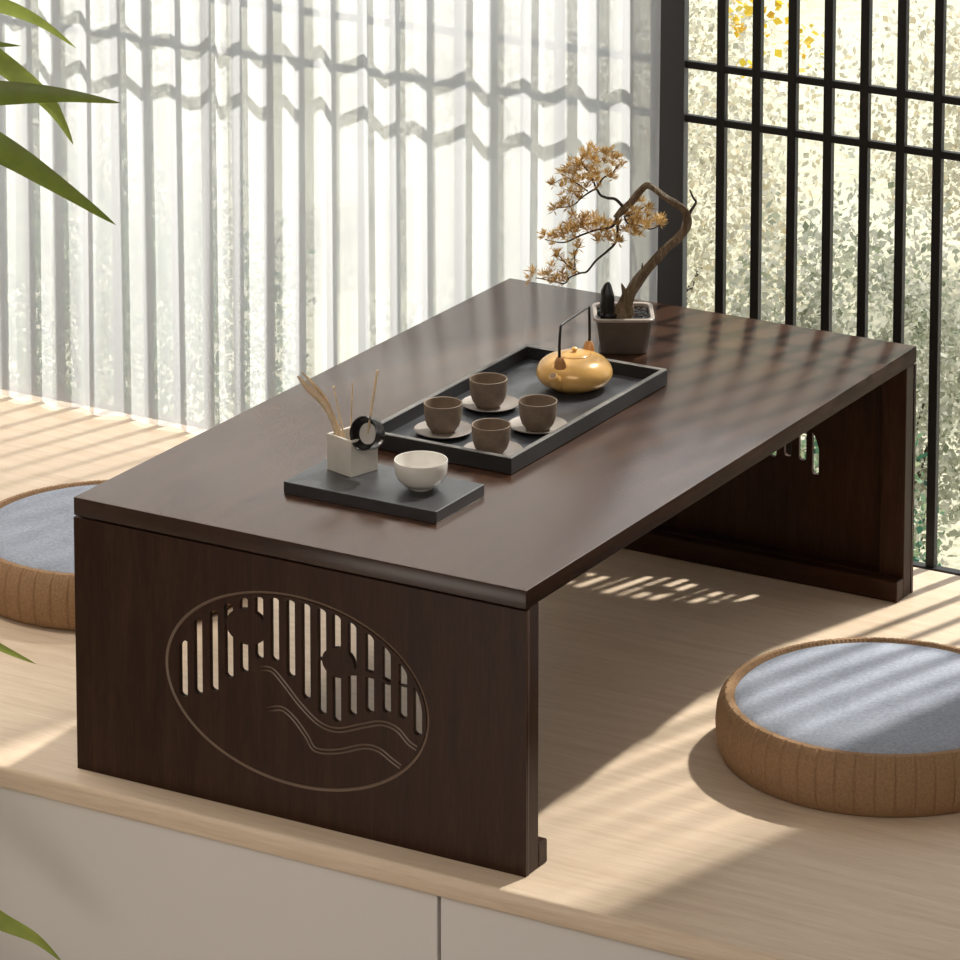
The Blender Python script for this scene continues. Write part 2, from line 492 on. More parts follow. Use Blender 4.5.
WAVE1 = [(.231, .1569), (.2463, .1582), (.2614, .1461), (.2803, .128), (.3028, .1124), (.3254, .1097), (.3554, .1205), (.3778, .1278), (.3963, .125), (.411, .1131), (.4264, .1073)]
WAVE2 = [(.2383, .1137), (.2574, .1189), (.2726, .1112), (.2876, .0958), (.2989, .083), (.3253, .0868), (.3553, .0981), (.3739, .0987), (.3906, .0905), (.4079, .0824)]

def carved_plate():
    """outer plate of a table end, front face at y=0 looking to -y; through slots plus engraved lines"""
    rect = [(.0, .0), (W, .0), (W, .2782), (.0, .2782)]
    sl = slot_polys()
    front = [rect, ellipse(OA, OB), ellipse(OA-.0034, OB-.0034)]+sl
    for wv in (WAVE1, WAVE2):
        for off in (.0021, -.0021): front.append(strip(wv, off, .0020))
    bm = bmesh.new()
    merge(bm, curve_fill(front, .0009, 0))
    merge(bm, curve_fill([rect]+sl, .0022, .0018))
    return bm
def carved_lines():
    """the sloping floors of the engraved oval and wave lines"""
    bm = bmesh.new()
    def band(outer, inner, cyc):
        o = [bm.verts.new((a, .0001, b)) for a, b in outer]; i_ = [bm.verts.new((a, .00175, b)) for a, b in inner]
        n = len(o)
        for k in range(n if cyc else n-1):
            bm.faces.new((o[k], o[(k+1) % n], i_[(k+1) % n], i_[k]))
    band(ellipse(OA, OB), ellipse(OA-.0034, OB-.0034), True)
    for wv in (WAVE1, WAVE2):
        for off in (.0021, -.0021):
            q = strip(wv, off, .0020); h = len(q)//2
            band(q[h:][::-1], q[:h], False)
    return bm

table = empty('low_tea_table', (0, 0, 0))
tag(table, 'low dark walnut tea table with carved oval slotted ends on the pale platform', 'table')
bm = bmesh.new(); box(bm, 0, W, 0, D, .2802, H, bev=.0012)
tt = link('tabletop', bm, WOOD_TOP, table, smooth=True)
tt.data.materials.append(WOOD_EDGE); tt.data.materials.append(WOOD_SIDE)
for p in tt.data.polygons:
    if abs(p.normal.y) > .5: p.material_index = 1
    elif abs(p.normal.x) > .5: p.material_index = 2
def table_end(mirror):
    bm = carved_plate()
    flip = Matrix(((1, 0, 0, 0), (0, -1, 0, D), (0, 0, 1, 0), (0, 0, 0, 1))) if mirror else Matrix.Identity(4)
    def fin(b):
        bmesh.ops.transform(b, matrix=flip, verts=b.verts); return b
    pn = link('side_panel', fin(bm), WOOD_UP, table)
    link('engraved_lines', fin(carved_lines()), GROOVE, pn)
    for x0, x1 in ((.0004, .032), (W-.032, W-.0004)):
        b = bmesh.new(); box(b, x0, x1, .0062, .0262, .0, .2800, bev=.0008, seg=1)
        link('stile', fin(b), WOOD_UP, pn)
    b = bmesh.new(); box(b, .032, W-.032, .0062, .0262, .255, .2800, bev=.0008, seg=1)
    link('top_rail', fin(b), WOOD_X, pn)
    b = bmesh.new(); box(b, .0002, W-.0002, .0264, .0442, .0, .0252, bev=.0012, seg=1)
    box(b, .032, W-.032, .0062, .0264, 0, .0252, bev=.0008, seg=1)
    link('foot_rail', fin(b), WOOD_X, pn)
table_end(False); table_end(True)

# ------------------------------------------------------------------ round floor cushions
def cushion(loc, label, rz=0):
    c = empty('floor_cushion', loc, rz); c.scale = (1.012, 1.012, 1.05); tag(c, label, 'cushion', 'round floor cushions beside the table')
    # ribbed straw band: many shallow vertical ribs
    prof = [(.150, .000), (.1655, .001), (.1705, .006), (.1740, .018), (.1750, .034), (.1738, .048), (.1700, .058), (.1645, .0635), (.1590, .0640), (.1555, .0600), (.1545, .052)]
    n = 832
    b = bmesh.new(); rings = []
    for r, z in prof:
        ring = []
        for i in range(n):
            a = 2*PI*i/n
            groove = (1.0 if i % 16 == 8 else .35 if i % 16 in (7, 9) else 0.0)
            k = .0017*groove if .004 < z and r > .158 else 0
            rr = r-k-(.0006*math.sin(a*208) if z > .055 else 0)
            ring.append(b.verts.new((rr*math.cos(a), rr*math.sin(a), z)))
        rings.append(ring)
    for p, q in zip(rings, rings[1:]):
        for i in range(n): b.faces.new((p[i], p[(i+1) % n], q[(i+1) % n], q[i]))
    b.faces.new(rings[0])
    link('woven_band', b, STRAW, c, smooth=True)
    b = bmesh.new()
    lathe(b, [(.1556, .050), (.1550, .0590), (.150, .0632), (.12, .0655), (.07, .0668), (0, .0672)], 96)
    link('fabric_top', b, FABRIC, c, smooth=True)
    return c
cushion((.720, .462, 0), 'round straw-banded cushion with grey-blue fabric top, right of the table', .1)
cushion((-.288, .478, 0), 'round straw-banded cushion with grey-blue fabric top, left of the table', .5)

# ------------------------------------------------------------------ long tea tray
TX0, TX1, TY0, TY1 = .1786, .3633, .2900, .6450
tr = empty('tea_tray', ((TX0+TX1)/2, (TY0+TY1)/2, H))
tag(tr, 'long black rectangular tea tray with raised rim holding teapot and cups', 'tray')
hx, hy = (TX1-TX0)/2, (TY1-TY0)/2
bm = bmesh.new(); box(bm, -hx+.004, hx-.004, -hy+.004, hy-.004, .0006, .0040)
link('bed', bm, TRAYIN, tr)
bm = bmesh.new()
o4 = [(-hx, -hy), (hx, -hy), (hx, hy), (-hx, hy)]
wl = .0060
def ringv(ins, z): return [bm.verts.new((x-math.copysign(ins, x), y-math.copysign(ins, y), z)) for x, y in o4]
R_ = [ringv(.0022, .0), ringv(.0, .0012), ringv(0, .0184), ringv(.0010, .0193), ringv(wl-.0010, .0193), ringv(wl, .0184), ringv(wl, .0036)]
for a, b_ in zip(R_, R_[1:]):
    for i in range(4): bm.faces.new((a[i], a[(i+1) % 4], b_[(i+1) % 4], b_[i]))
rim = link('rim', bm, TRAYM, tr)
rim.data.materials.append(simple('painted_rim_sheen', (.17, .16, .15), .35, var=.2, scale=90))  # rim top lightened in colour to imitate curtain light reflected off it
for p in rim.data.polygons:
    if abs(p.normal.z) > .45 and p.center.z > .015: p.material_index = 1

# ------------------------------------------------------------------ cups and saucers
ZB = H+.0041
def saucer(x, y, label):
    s = empty('saucer', (x, y, ZB)); tag(s, label, 'saucer', 'pale saucers on the long tray')
    b = bmesh.new(); lathe(b, [(0, .0032), (.020, .0033), (.027, .0042), (.0318, .0064), (.0324, .0062), (.0316, .0050), (.024, .0022), (0, .0020)], 48)
    link('dish', b, SAUCER, s, smooth=True)
    b = bmesh.new(); lathe(b, [(0, 0), (.0225, 0), (.0285, .0030), (.0300, .0040), (.0225, .0019), (0, .0019)], 48)
    link('foot', b, SAUCERB, s, smooth=True)
def cup(x, y, label):
    c = empty('teacup', (x, y, ZB+.0034)); tag(c, label, 'cup', 'brown clay teacups on the long tray')
    b = bmesh.new()
    lathe(b, [(0, .0012), (.0105, .0012), (.0118, 0), (.0124, .0006), (.0142, .0026), (.0176, .0070), (.0195, .0128), (.0205, .0200), (.0210, .0275), (.0213, .0310),
              (.0213, .0322), (.0207, .0326), (.0198, .0321), (.0192, .0290), (.0187, .0205), (.0175, .0125), (.0148, .0080), (.008, .0052), (0, .0046)], 56)
    link('body', b, CLAY, c, smooth=True)
for nm, (sx, sy), (cx, cy), wh in (
        ('a', (.2366, .4640), (.2375, .4580), 'beside the teapot, farthest back of the four'),
        ('b', (.2375, .3605), (.2376, .3595), 'nearest the bamboo utensil holder, left of the four'),
        ('c', (.3185, .4260), (.3232, .4180), 'right of the four, in front of the teapot'),
        ('d', (.3180, .3285), (.3196, .3225), 'nearest the front corner of the tray')):
    saucer(sx, sy, 'pale round saucer under the brown cup '+wh)
    cup(cx, cy, 'small brown clay teacup '+wh)

# ------------------------------------------------------------------ teapot
tp = empty('teapot', (.2830, .5730, H+.0041))
tag(tp, 'squat golden teapot with tall black bail handle on the long tray', 'teapot')
bm = bmesh.new()
prof = [(0, .0010), (.021, .0010), (.0225, 0), (.024, .0006)]
for i in range(1, 20):
    a = -PI/2+PI*i/20
    r = .0432*max(0, math.cos(a))**.66; z = .0180+(.0218 if a > 0 else .0172)*math.sin(a)
    if (a < 0 and r < .0255) or (a > 0 and r < .0190): continue
    prof.append((r, z))
prof += [(.0188, .0393), (.0182, .0386), (0, .0386)]
lathe(bm, prof, 64)
link('body', bm, GOLD, tp, smooth=True)
bm = bmesh.new()
lathe(bm, [(.0, .0386), (.0176, .0388), (.0182, .0398), (.0170, .0408), (.009, .0418), (.0030, .0421), (.0022, .0432), (.0033, .0446), (.0034, .0462), (.0022, .0474), (0, .0477)], 40)
link('lid', bm, GOLD, tp, smooth=True)
bm = bmesh.new()      # short spout on the near end
P, R = catmull([(0, -.030, .016), (0, -.040, .0185), (0, -.0465, .0225), (0, -.0495, .0275)], [.0120, .0095, .0066, .0050], 5)
tube(bm, P, R, 14)
sp = link('spout', bm, GOLD, tp, smooth=True)
bm = bmesh.new(); lathe(bm, [(0, .0003), (.0040, .0003), (.0040, .0), (0, 0)], 16, Matrix.Translation((0, -.0497, .0277)) @ Matrix.Rotation(.55, 4, 'X'))
link('spout_opening', bm, simple('dark_amber', (.16, .075, .02), .4), sp)
for s in (-1, 1):
    bm = bmesh.new()
    P, R = catmull([(0, s*.0310, .0270), (0, s*.0325, .0340), (0, s*.0335, .0410), (0, s*.0338, .0455)], [.0080, .0078, .0062, .0034], 4)
    tube(bm, P, R, 12, squash=.7)
    link('lug', bm, COPPER, tp, smooth=True)
bm = bmesh.new()
pts = [(0, -.0345, .0385), (0, -.0350, .055), (0, -.0330, .0760), (0, -.0285, .0815), (0, 0, .0838), (0, .0285, .0855), (0, .0335, .0840), (0, .0350, .060), (0, .0345, .0385)]
P, R = catmull(pts, [.0017, .0017, .0015, .0014, .0013, .0013, .0015, .0017, .0017], 6)
tube(bm, P, R, 10)
link('bail_handle', bm, IRON, tp, smooth=True)

# ------------------------------------------------------------------ slate board with bowl and utensil holder
sl = empty('slate_board', (.2785, .1690, H)); tag(sl, 'small flat black slate board in front of the long tea tray', 'board')
bm = bmesh.new(); box(bm, -.0935, .0935, -.0495, .0495, 0, .0135, bev=.0008)
o = link('board_slab', bm, SLATE, sl)
ZS = H+.0135
bw = empty('tea_bowl', (.3206, .1743, ZS)); tag(bw, 'small white porcelain bowl on the slate board', 'bowl')
bm = bmesh.new()
lathe(bm, [(0, .0015), (.0100, .0015), (.0108, 0), (.0120, .0002), (.0124, .0026), (.0190, .0052), (.0242, .0100), (.0271, .0165), (.0281, .0240), (.0282, .0305),
           (.0279, .0312), (.0272, .0310), (.0268, .0262), (.0256, .0180), (.0225, .0110), (.0165, .0072), (.007, .0058), (0, .0054)], 64)
link('bowl_body', bm, WHITE, bw, smooth=True)

hol = empty('utensil_holder', (.228, .1877, ZS), -.28); tag(hol, 'square cream ceramic holder with bamboo tools on the slate board', 'holder')
bm = bmesh.new()
hs, hh, wt = .0190, .0400, .0028
o4 = [(-hs, -hs), (hs, -hs), (hs, hs), (-hs, hs)]
def rv(ins, z): return [bm.verts.new((x-math.copysign(ins, x), y-math.copysign(ins, y), z)) for x, y in o4]
R_ = [rv(.0006, 0), rv(0, .0006), rv(0, hh-.0006), rv(.0006, hh), rv(wt-.0006, hh), rv(wt, hh-.0006), rv(wt, .004)]
for a, b_ in zip(R_, R_[1:]):
    for i in range(4): bm.faces.new((a[i], a[(i+1) % 4], b_[(i+1) % 4], b_[i]))
bm.faces.new(R_[0]); bm.faces.new(R_[-1])
link('holder_box', bm, CREAM, hol)

RV = Vector((.8642, .5031, 0)); NV = Vector((.5031, -.8642, 0)); UP = Vector((0, 0, 1))
HC = Vector((.228, .1877, 0))
def hp(a, n, z): return HC+RV*a+NV*n+UP*z
# tongs: two curved bamboo blades joined at the upper end
tg = empty('tea_tongs', hp(-.010, -.002, ZS+.0045)); tag(tg, 'pale bamboo tea tongs with two curved blades leaning left in the holder', 'tongs')
def blade(pts, rad, sq=.4, n=8):
    b = bmesh.new(); P, R = catmull([Vector(p)-Vector(tg.location) for p in pts], rad, 6)
    tube(b, P, R, n, squash=sq); return link('blade', b, BAMBOO, tg, smooth=True)
blade([hp(-.012, .002, .322), hp(-.0170, .002, .3535), hp(-.0225, .001, .3720), hp(-.0312, 0, .3875), hp(-.0455, 0, .4025), hp(-.0575, 0, .4165)], [.0024, .0027, .0034, .0046, .0052, .0012])
blade([hp(-.006, -.004, .322), hp(-.0130, -.003, .3520), hp(-.0225, -.002, .3760), hp(-.0280, -.002, .3900), hp(-.0385, -.002, .4040), hp(-.0530, -.002, .4200)], [.0022, .0025, .0030, .0026, .0028, .0014])
def pick(a0, z0, a1, z1, n, label, head):
    p0 = hp(a0, n, z0); p1 = hp(a1, n, z1)
    pk = empty('tea_pick', p0); tag(pk, label, 'tea pick', 'thin bamboo picks in the cream holder')
    b = bmesh.new(); d = p1-p0
    tube(b, [d*0, d*.5, d*.93, d], [.0011, .0010, .0008, .0003], 8); link('shaft', b, BAMBOO, pk, smooth=True)
    if head:
        b = bmesh.new(); lathe(b, [(0, -.0016), (.0013, -.001), (.0016, 0), (.0013, .001), (0, .0016)], 12, Matrix.Translation(d*1.01)); link('bead', b, BAMBOO, pk, smooth=True)
pick(-.003, .319, -.0193, .4020, -.004, 'thin bamboo pick with a bead tip, second from the left in the holder', True)
pick(-.0030, .319, .0005, .4075, -.006, 'thin straight bamboo pick standing upright in the middle of the holder', False)
# strainer: black cup facing the viewer's left, pale mesh floor, bamboo handle
ax = (RV*-.58+NV*.76+UP*.28).normalized()
rc = hp(.0122, .0290, .3632)
st = empty('tea_strainer', rc-UP*.016); tag(st, 'black round tea strainer with pale mesh leaning on the cream holder', 'strainer')
q = ax.to_track_quat('Z', 'Y').to_matrix().to_4x4()
M4 = Matrix.Translation(UP*.016) @ q
bm = bmesh.new()
lathe(bm, [(.0100, -.0185), (.0150, -.0185), (.0172, -.0150), (.0180, -.0060), (.0180, 0), (.0172, .0006), (.0164, 0), (.0152, -.0050), (.0125, -.0085), (.0100, -.0090), (.0100, -.0185)], 48, M4)
link('ring', bm, STRAINB, st, smooth=True)
bm = bmesh.new()
lathe(bm, [(0, -.0084), (.0112, -.0084), (.0112, -.0096), (0, -.0096)], 40, M4)
link('mesh_disc', bm, MESHW, st)
bm = bmesh.new()
h0 = -ax*.0080+UP*.016; h1 = h0+RV*.0105+NV*-.004+UP*.068
tube(bm, [h0, h0*.5+h1*.5, h1], [.0011, .0014, .0013], 10)
link('handle', bm, BAMBOO, st, smooth=True)

# ------------------------------------------------------------------ bonsai
BO = Vector((.26, .7277, .343))
bon = empty('potted_bonsai', (.2530, .7440, H)); tag(bon, 'small bonsai with curved bare trunk and golden needles in a taupe pot', 'bonsai')
PC = Vector(bon.location)
def rsq(half, rad, n=6):
    pts = []
    for cx, cy, a0 in ((1, 1, 0), (-1, 1, 90), (-1, -1, 180), (1, -1, 270)):
        for i in range(n+1):
            a = math.radians(a0+90*i/n)
            pts.append((cx*(half-rad)+rad*math.cos(a), cy*(half-rad)+rad*math.sin(a)))
    return pts
def loft(bm, rings, cap=True):
    vr = [[bm.verts.new((x, y, z)) for x, y in pts] for pts, z in rings]
    n = len(vr[0])
    for a, b in zip(vr, vr[1:]):
        for i in range(n): bm.faces.new((a[i], a[(i+1) % n], b[(i+1) % n], b[i]))
    if cap: bm.faces.new(vr[0]); bm.faces.new(vr[-1])
rotp = Matrix.Rotation(math.radians(31), 4, 'Z')
bm = bmesh.new()
loft(bm, [(rsq(.0255, .006), 0), (rsq(.0268, .007), .0012), (rsq(.0325, .009), .0400), (rsq(.0300, .008), .0400), (rsq(.0296, .008), .034)])
bmesh.ops.transform(bm, matrix=rotp, verts=bm.verts); pot = link('pot', bm, POTM, bon, smooth=True)
bm = bmesh.new()
loft(bm, [(rsq(.0322, .009), .0395), (rsq(.0350, .010), .0404), (rsq(.0353, .010), .0432), (rsq(.0344, .010), .0440), (rsq(.0318, .009), .0440), (rsq(.0308, .009), .0432), (rsq(.0300, .008), .0380)], cap=False)
bmesh.ops.transform(bm, matrix=rotp, verts=bm.verts); link('pot_rim', bm, POTRIM, pot, smooth=True)
bm = bmesh.new()
loft(bm, [(rsq(.0294, .008), .030), (rsq(.0302, .008), .0375)])
rg = random.Random(5)
for i in range(170):
    a, b = rg.uniform(-.027, .027), rg.uniform(-.027, .027)
    r = rg.uniform(.0016, .0032)
    t = bmesh.new(); bmesh.ops.create_icosphere(t, subdivisions=1, radius=r)
    merge(bm, t, Matrix.Translation((a, b, .0378+rg.uniform(0, .0015))) @ Matrix.Diagonal((1, rg.uniform(.7, 1.2), .7, 1)))
bmesh.ops.transform(bm, matrix=rotp, verts=bm.verts)
tag(link('pebble_bed', bm, PEBBLE, bon, smooth=True), kind='stuff')
def bp(a, z, n=0.0): return BO-PC+RV*a+NV*n+UP*z
bm = bmesh.new()
tk = [(.0002, -.004), (.0026, .0073), (.0076, .0240), (.0188, .0434), (.033, .0625), (.0493, .0794), (.0655, .0921), (.0736, .1048), (.0735, .1217), (.0652, .1322), (.0488, .1427), (.0365, .1533), (.0263, .1558), (.0182, .1491), (.0101, .1364), (-.0001, .1259), (-.0082, .1174)]
tk[11] = (.0355, .1530); tk[12] = (.0275, .1570); tk[13] = (.0200, .1500)
tr_ = [.0098, .0080, .0072, .0062, .0056, .0052, .0048, .0052, .0046, .0038, .0036, .0034, .0038, .0040, .0042, .0040, .0036]
tn = [0, 0, .002, .003, .002, 0, -.004, -.005, -.003, 0, .003, .004, .003, .002, .001, 0, 0]
P, R = catmull([bp(a, z, n) for (a, z), n in zip(tk, tn)], tr_, 3)
tube(bm, P, R, 14, knob=.15)
for pts, rr in (([(.0040, .016), (.0030, .0286), (-.0010, .0400)], [.0052, .0036, .0006]), ([(.0190, .046), (.0222, .0519), (.0232, .0645)], [.0040, .0022, .0005]),
                ([(.0110, .032), (.0127, .0371), (.0150, .0480)], [.0050, .0030, .0008]), ([(.0115, .0010), (.008, .010), (.006, .020)], [.0030, .0060, .0050]),
                ([(-.0095, .001), (-.004, .009), (.001, .018)], [.0026, .0052, .0050])):
    P, R = catmull([bp(a, z, .003) for a, z in pts], rr, 4); tube(bm, P, R, 8)
link('trunk', bm, BARK, bon, smooth=True)
def branch(pts, r0, r1, n0=0.0, n1=0.0, parent=bon):
    b = bmesh.new(); k = len(pts)
    P, R = catmull([bp(a, z, n0+(n1-n0)*i/(k-1)) for i, (a, z) in enumerate(pts)], [r0+(r1-r0)*i/(k-1) for i in range(k)], 5)
    tube(b, P, R, 8, knob=.06)
    return link('branch', b, TWIG, parent, smooth=True)
branch([(.0725, .108), (.0786, .1238), (.0846, .1343), (.0815, .1406), (.0774, .1500)], .0021, .0009, -.004, -.004)
branch([(-.006, .119), (-.0055, .1006), (-.0081, .0879), (-.0182, .0773), (-.0305, .0667), (-.0406, .054), (-.0486, .0521), (-.0609, .0468), (-.067, .0400), (-.0850, .0440), (-.100, .047)], .0018, .0006, 0, .004)
branch([(-.0486, .0521), (-.058, .058), (-.0671, .0658), (-.0732, .0743)], .0009, .0004, .003, .006)
branch([(-.0540, .0500), (-.0548, .062), (-.0548, .0722), (-.0508, .0828)], .0009, .0004, .003, -.004)
branch([(.0010, .1300), (-.0083, .1396), (-.0185, .1417), (-.0257, .1449), (-.0306, .1520), (-.0388, .1482), (-.0489, .1408), (-.0591, .1325), (-.0795, .1303)], .0020, .0006, 0, .004)
branch([(-.0306, .1520), (-.0225, .164), (-.0124, .1692), (-.0043, .1798)], .0012, .0005, 0, -.006)
branch([(-.0306, .1520), (-.0368, .1692), (-.0471, .184), (-.045, .196)], .0012, .0005, 0, .006)
branch([(-.0400, .1490), (-.053, .158), (-.0650, .164), (-.0796, .1566)], .0010, .0004, 0, -.006)
branch([(-.006, .1190), (-.0121, .1070), (-.0284, .1040), (-.0488, .0970), (-.0651, .0895), (-.0794, .0902), (-.0896, .0933)], .0017, .0005, 0, .005)
branch([(.002, .120), (.0061, .1111), (.0184, .1090), (.0327, .1048), (.0470, .1125)], .0012, .0005, 0, .004)
branch([(.004, .120), (.0122, .1217), (.0224, .128), (.0325, .1343)], .0010, .0004, 0, -.004)
T1 = [(-0.0796, 0.1587), (-0.0674, 0.165), (-0.0694, 0.1524), (-0.0613, 0.1798), (-0.0643, 0.1714), (-0.0572, 0.1629), (-0.0531, 0.1524), (-0.0592, 0.144), (-0.0673, 0.1377), (-0.0805, 0.1313), (-0.0693, 0.1313), (-0.0612, 0.1335), (-0.051, 0.1419), (-0.0469, 0.1503), (-0.0491, 0.1819), (-0.0451, 0.1945), (-0.039, 0.1987), (-0.0329, 0.1966), (-0.0349, 0.1882), (-0.043, 0.1861), (-0.0491, 0.1714), (-0.0429, 0.1735), (-0.0369, 0.1777), (-0.0388, 0.165), (-0.0327, 0.165), (-0.0286, 0.1587), (-0.0227, 0.1987), (-0.0166, 0.1945), (-0.0206, 0.1882), (-0.0125, 0.1882), (-0.0063, 0.1861), (-0.0032, 0.1808), (-0.0104, 0.1756), (-0.0124, 0.1671), (-0.0185, 0.1692), (-0.0287, 0.1798), (-0.0307, 0.1714), (-0.047, 0.1608), (-0.0408, 0.1566), (-0.0552, 0.1735), (-0.0532, 0.1798)]
T2 = [(-0.0896, 0.0955), (-0.0794, 0.0933), (-0.0733, 0.0955), (-0.0692, 0.1018), (-0.0651, 0.0955), (-0.0611, 0.1039), (-0.057, 0.0976), (-0.0529, 0.1081), (-0.0508, 0.0997), (-0.0468, 0.1124), (-0.0447, 0.1039), (-0.0407, 0.1145), (-0.0386, 0.1039), (-0.0345, 0.1102), (-0.0305, 0.1166), (-0.0304, 0.1039), (-0.0264, 0.1102), (-0.0243, 0.0976), (-0.0203, 0.1124), (-0.0182, 0.1018), (-0.0161, 0.0933), (-0.012, 0.1039), (-0.0079, 0.0955), (-0.0038, 0.0912), (-0.0059, 0.1102), (0.0002, 0.1018), (0.0043, 0.1081), (-0.057, 0.1229), (-0.0631, 0.1081), (-0.0427, 0.1208), (-0.0283, 0.0933), (0.0083, 0.1124), (0.0144, 0.1166), (0.0125, 0.1039), (0.0042, 0.1208), (0.0166, 0.0997),
      (0.0122, 0.128), (0.0203, 0.1322), (0.0285, 0.1322), (0.0183, 0.1217), (0.0265, 0.1238), (0.0307, 0.1111), (0.0368, 0.1111), (0.0449, 0.1132), (0.0184, 0.109), (0.0144, 0.1006), (0.0061, 0.1174), (0.0102, 0.1111), (0.0245, 0.1069)]
T3 = [(-0.1038, 0.051), (-0.1059, 0.0478), (-0.0895, 0.0468), (-0.0824, 0.0574), (-0.0854, 0.0531), (-0.0772, 0.0468), (-0.0732, 0.0743), (-0.0753, 0.0722), (-0.0671, 0.0658), (-0.0609, 0.0553), (-0.0528, 0.0807), (-0.0508, 0.0828), (-0.0548, 0.0722), (-0.0568, 0.0616), (-0.0691, 0.0489), (-0.0649, 0.0425), (-0.0813, 0.0425), (-0.0711, 0.0404), (-0.0588, 0.0531)]
def needles(pts, seed, spread, cen, n_t=15):
    """tufts of thin flat needles fanning outwards"""
    rn = random.Random(seed); b = bmesh.new()
    for (a, z) in pts:
        for rep in range(3):
            base = bp(a+rn.uniform(-.002, .002), z+rn.uniform(-.002, .002), rn.gauss(0, spread))
            out = Vector((RV*(a-cen[0])*8+UP*((z-cen[1])*8+.55)+NV*rn.uniform(-.5, .5))).normalized()
            for k in range(n_t):
                d = (out*rn.uniform(.35, 1.0)+Vector((rn.gauss(0, 1), rn.gauss(0, 1), rn.gauss(0, 1))).normalized()*.75).normalized()
                L = rn.uniform(.0065, .0120); w = rn.uniform(.0005, .00085)
                s = d.cross(Vector((rn.uniform(-1, 1), rn.uniform(-1, 1), rn.uniform(-1, 1)))).normalized()*w
                v = [b.verts.new(base), b.verts.new(base+d*L*.5+s), b.verts.new(base+d*L), b.verts.new(base+d*L*.5-s)]
                b.faces.new(v)
    me = bpy.data.meshes.new('needles'); b.to_mesh(me); b.free(); me.materials.append(NEEDLE)
    o = bpy.data.objects.new('needle_foliage', me); COL.objects.link(o); o.parent = bon
needles(T1, 11, .012, (-.045, .150)); needles(T2, 12, .010, (-.020, .098)); needles(T3, 13, .009, (-.060, .045), 11)
# ornamental black stone standing in the pot
sb = empty('scholar_stone', bp(-.0168, -.004)+PC); tag(sb, 'small upright black stone standing in the pot beside the trunk', 'stone')
bm = bmesh.new()
rn = random.Random(9)
rings = []
for z, r in ((0, .0088), (.008, .0092), (.016, .0084), (.026, .0080), (.034, .0068), (.041, .0042), (.0445, .0018)):
    rings.append([(r*(1+.16*math.sin(3*a+z*120)+.08*math.sin(7*a-z*200))*math.cos(a)+.0008*math.sin(z*300), r*(1+.14*math.cos(2*a+z*150))*math.sin(a)) for a in [2*PI*i/18 for i in range(18)]])
loft(bm, list(zip(rings, (0, .008, .016, .026, .034, .041, .0445))))
link('stone_peak', bm, STONE, sb, smooth=True)
bm = bmesh.new()
for i in range(7):
    t = bmesh.new(); bmesh.ops.create_icosphere(t, subdivisions=2, radius=rn.uniform(.003, .0048))
    a = 2*PI*i/7
    merge(bm, t, Matrix.Translation((.0085*math.cos(a), .0085*math.sin(a), .0050+rn.uniform(0, .003))))
link('stone_foot', bm, STONE, sb, smooth=True)

# ------------------------------------------------------------------ leafy plant in the foreground, its pot out of view to the left
PL = Vector((-.115, -.235, -.40))
pln = empty('potted_bamboo', PL); tag(pln, 'leafy bamboo plant with long green blades entering from the left edge', 'plant')
def lmat(name, c, tr):
    m, nt, out = new_mat(name)
    tc = N(nt, 'ShaderNodeTexCoord'); n = N(nt, 'ShaderNodeTexNoise', Scale=30.0, Detail=4.0)
    nt.links.new(tc.outputs['Object'], n.inputs['Vector'])
    r = ramp(nt, n.outputs['Fac'], [(.3, tuple(k*.75 for k in c)), (.7, tuple(k*1.2 for k in c))])
    d = N(nt, 'ShaderNodeBsdfPrincipled', Roughness=.4); t = N(nt, 'ShaderNodeBsdfTranslucent')
    nt.links.new(r.outputs[0], d.inputs['Base Color']); nt.links.new(r.outputs[0], t.inputs['Color'])
    mx = N(nt, 'ShaderNodeMixShader', Fac=tr)
    nt.links.new(d.outputs[0], mx.inputs[1]); nt.links.new(t.outputs[0], mx.inputs[2]); nt.links.new(mx.outputs[0], out.inputs[0])
    return m
LEAF_D = lmat('deep_green_blade', (.155, .20, .030), .3)
LEAF_L = lmat('light_green_blade', (.33, .40, .085), .4)
bm = bmesh.new()
lathe(bm, [(0, 0), (.060, 0), (.066, .004), (.078, .11), (.082, .116), (.078, .118), (.072, .114), (.070, .10), (0, .10)], 40)
link('planter', bm, simple('grey_planter', (.22, .21, .20), .6, var=.1, scale=30), pln, smooth=True)
bm = bmesh.new(); lathe(bm, [(0, .1005), (.070, .1005), (.0705, .104), (0, .106)], 32); link('soil', bm, PEBBLE, pln)
def stem(pts, r):
    b = bmesh.new(); P, R = catmull([Vector(p)-PL for p in pts], [r]*len(pts), 8); tube(b, P, [q*(1.18 if i % 9 == 0 else 1) for i, q in enumerate(R)], 10)
    link('stem', b, simple('green_cane', (.16, .20, .06), .45, var=.2, scale=40), pln, smooth=True)
stem([(-.115, -.235, -.30), (-.118, -.232, .05), (-.110, -.222, .42), (-.105, -.21, .76), (-.108, -.205, .93)], .0055)
stem([(-.130, -.220, -.30), (-.150, -.20, .0), (-.155, -.19, .30), (-.150, -.19, .48)], .0045)
stem([(-.098, -.250, -.30), (-.098, -.235, -.14), (-.102, -.225, .02)], .0035)
